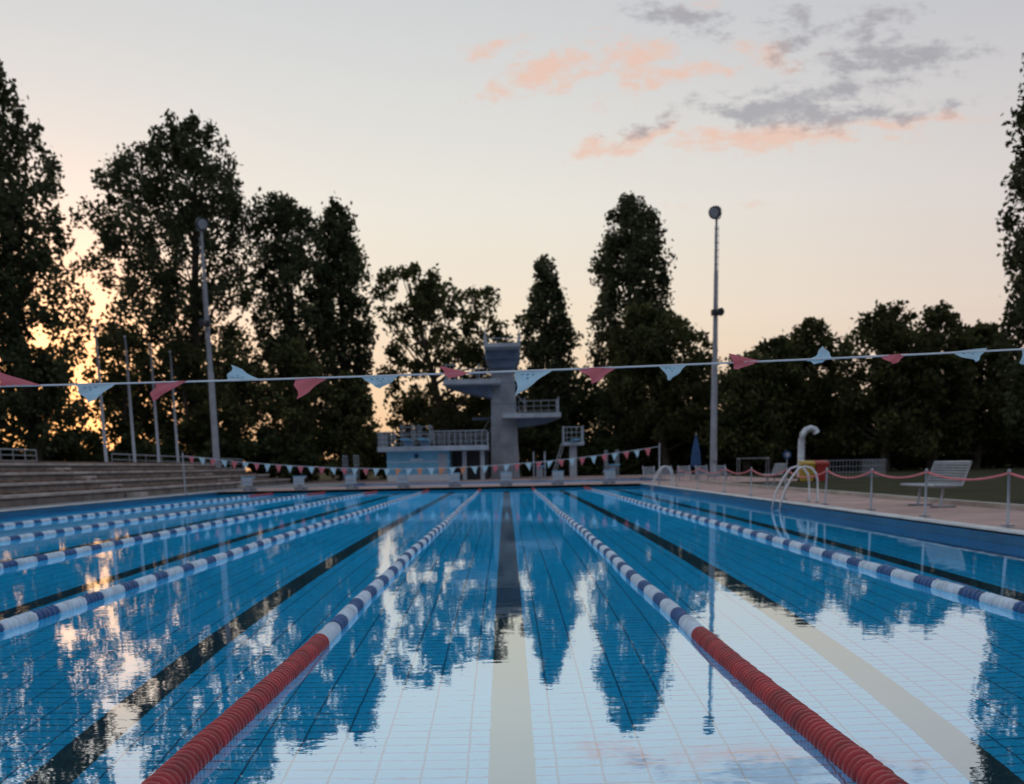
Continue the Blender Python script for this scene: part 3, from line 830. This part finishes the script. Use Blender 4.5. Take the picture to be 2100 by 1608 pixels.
def ramp(fac, stops):
    r = N('ShaderNodeValToRGB'); cr = r.color_ramp
    while len(cr.elements) < len(stops): cr.elements.new(.5)
    for e2, (p, c) in zip(cr.elements, stops): e2.position = p; e2.color = (*c, 1)
    L(fac, r.inputs[0]); return r.outputs[0]
front = ramp(sz, [(0.0,(.62,.44,.37)),(.06,(.72,.55,.47)),(.13,(.74,.63,.56)),(.22,(.69,.64,.62)),(.33,(.56,.56,.59)),(.45,(.47,.50,.56)),(.8,(.44,.52,.62))])
frontL = ramp(sz, [(0.0,(.82,.48,.24)),(.06,(.92,.66,.42)),(.13,(.90,.77,.60)),(.22,(.83,.80,.72)),(.33,(.69,.70,.69)),(.45,(.55,.58,.62)),(.8,(.44,.52,.62))])
back = ramp(sz, [(0.0,(.22,.22,.26)),(.15,(.30,.31,.37)),(.4,(.37,.42,.51)),(.8,(.44,.52,.62))])
dt = N('ShaderNodeVectorMath'); dt.operation = 'DOT_PRODUCT'
L(tc.outputs['Generated'], dt.inputs[0]); dt.inputs[1].default_value = (math.sin(SUN_AZ), math.cos(SUN_AZ), 0)
dsun = N('ShaderNodeVectorMath'); dsun.operation = 'DOT_PRODUCT'
L(tc.outputs['Generated'], dsun.inputs[0]); dsun.inputs[1].default_value = gd
wl = N('ShaderNodeMapRange'); wl.interpolation_type = 'SMOOTHSTEP'
wl.inputs['From Min'].default_value = .60; wl.inputs['From Max'].default_value = .97; L(dt.outputs['Value'], wl.inputs['Value'])
wb = N('ShaderNodeMapRange'); wb.interpolation_type = 'SMOOTHSTEP'
wb.inputs['From Min'].default_value = -.5; wb.inputs['From Max'].default_value = .5; L(dt.outputs['Value'], wb.inputs['Value'])
c = mixc(wl.outputs[0], front, frontL)
c = mixc(wb.outputs[0], back, c)
dp = M('MAXIMUM', dsun.outputs['Value'], 0.0)
g1 = M('POWER', dp, 220.0); g2 = M('POWER', dp, 60.0)
gl = mixc(1.0, mixc(g1, (0,0,0), (1.6,.62,.06)), mixc(g2, (0,0,0), (.26,.04,.0)), 'ADD')
c = mixc(1.0, c, gl, 'ADD')
nis = mixc(1.0, sky.outputs[0], (.004,.004,.004), 'MULTIPLY')
c = mixc(1.0, c, nis, 'ADD')
ysafe = M('MAXIMUM', sy, .05)
uu = M('DIVIDE', sx, ysafe); vv = M('DIVIDE', sz, ysafe)
cv = N('ShaderNodeCombineXYZ'); L(uu, cv.inputs[0]); L(vv, cv.inputs[1])
warpn = N('ShaderNodeTexNoise'); warpn.inputs['Scale'].default_value = 24; warpn.inputs['Detail'].default_value = 4
L(cv.outputs[0], warpn.inputs['Vector'])
ws = N('ShaderNodeVectorMath'); ws.operation = 'MULTIPLY_ADD'
L(warpn.outputs['Color'], ws.inputs[0]); ws.inputs[1].default_value = (.045,.024,0); L(cv.outputs[0], ws.inputs[2])
wo = N('ShaderNodeVectorMath'); wo.operation = 'SUBTRACT'; L(ws.outputs[0], wo.inputs[0]); wo.inputs[1].default_value = (.0225,.012,0)
def blob(cx, cy, hw, hh, slope=0.0, amp=1.0):
    mp = N('ShaderNodeMapping'); mp.vector_type = 'TEXTURE'
    mp.inputs['Location'].default_value = (cx, cy, 0); mp.inputs['Rotation'].default_value = (0,0,math.atan(slope))
    mp.inputs['Scale'].default_value = (hw, hh, 1)
    L(wo.outputs[0], mp.inputs['Vector'])
    ln = N('ShaderNodeVectorMath'); ln.operation = 'LENGTH'; L(mp.outputs[0], ln.inputs[0])
    return M('MULTIPLY', M('SUBTRACT', 1.0, M('MULTIPLY', ln.outputs['Value'], .5), clamp=True), amp)
def maxall(l):
    o = l[0]
    for q in l[1:]: o = M('MAXIMUM', o, q)
    return o
peach = maxall([blob(.042,.338,.060,.015,.35), blob(-.005,.358,.036,.009,.2,.85), blob(.115,.349,.042,.012,.1,1.0), blob(.137,.332,.034,.010,.1,1.0),
  blob(.177,.341,.026,.008,-.3,.95), blob(.235,.345,.040,.013,-.1,.85), blob(.235,.280,.115,.011,.05,1.0), blob(.13,.284,.040,.010,.4,.95),
  blob(.082,.275,.026,.009,.3,1.0), blob(.35,.290,.09,.007,.05,.9), blob(.10,.31,.05,.01,0,.5), blob(.22,.225,.06,.004,0,.6), blob(.19,.395,.05,.008,.3,.7)])
grey = maxall([blob(.158,.377,.046,.012,-.2,.95), blob(.255,.352,.036,.018,.2,.75), blob(.345,.345,.070,.012,.06,1.1), blob(.245,.299,.070,.013,-.05,1.15),
  blob(.14,.294,.036,.008,.3,.85), blob(.30,.319,.090,.011,.12,.88), blob(.318,.371,.055,.012,.25,.88), blob(.255,.378,.028,.016,.6,.8), blob(.31,.300,.085,.008,-.05,.9),
  blob(.09,.285,.014,.005,.2,.5), blob(.37,.298,.055,.007,.1,.75)])
cn = N('ShaderNodeTexNoise'); cn.inputs['Scale'].default_value = 55; cn.inputs['Detail'].default_value = 6; cn.inputs['Roughness'].default_value = .68
st = N('ShaderNodeMapping'); st.inputs['Scale'].default_value = (.7,1.5,1); L(cv.outputs[0], st.inputs['Vector']); L(st.outputs[0], cn.inputs['Vector'])
def dens(mask, k):
    t = M('ADD', mask, M('MULTIPLY', M('SUBTRACT', cn.outputs['Fac'], .5), 2.3))
    mr = N('ShaderNodeMapRange'); mr.interpolation_type = 'SMOOTHSTEP'
    mr.inputs['From Min'].default_value = .34; mr.inputs['From Max'].default_value = 1.0; mr.inputs['To Max'].default_value = k
    L(t, mr.inputs['Value']); return M('MULTIPLY', mr.outputs[0], M('MULTIPLY', mask, 2.2, clamp=True))
infront = M('GREATER_THAN', sy, .3)
c = mixc(M('MULTIPLY', dens(peach, .75), infront), c, (.84,.54,.42))
c = mixc(M('MULTIPLY', dens(grey, .78), infront), c, (.35,.345,.38))
L(c, bg.inputs['Color']); bg.inputs['Strength'].default_value = 1.0

sl = bpy.data.lights.new('sun', 'SUN'); sl.energy = 0.4; sl.angle = math.radians(0.6); sl.color = (1.0, .55, .28)
so = bpy.data.objects.new('sun', sl); COL.objects.link(so)
so.rotation_euler = (-sd).to_track_quat('-Z', 'Y').to_euler()

# ------------------------------------------------------------------ camera
cam = bpy.data.cameras.new('camera'); co = bpy.data.objects.new('camera', cam); COL.objects.link(co)
cam.sensor_width = 36; cam.lens = 37.4; cam.clip_end = 5000; cam.clip_start = .05
cam.shift_y = 0.2548
pitch = -9.98; yaw = math.radians(.12); t = .02
f0 = Vector((math.sin(yaw), math.cos(yaw), 0)); r0 = Vector((math.cos(yaw), -math.sin(yaw), 0)); up = Vector((0,0,1))
p = math.radians(pitch)
fw = f0*math.cos(p)+up*math.sin(p); u0 = -f0*math.sin(p)+up*math.cos(p)
uc = (u0*math.cos(t)+r0*math.sin(t)); rc = (r0*math.cos(t)-u0*math.sin(t))
mtx = Matrix((rc, uc, -fw)).transposed().to_4x4(); mtx.translation = Vector((0,0,1.12))
co.matrix_world = mtx
cam.dof.use_dof = True; cam.dof.focus_distance = 4.0; cam.dof.aperture_fstop = 4.0
scene.camera = co
scene.view_settings.view_transform = 'Standard'; scene.view_settings.look = 'None'; scene.view_settings.exposure = 0
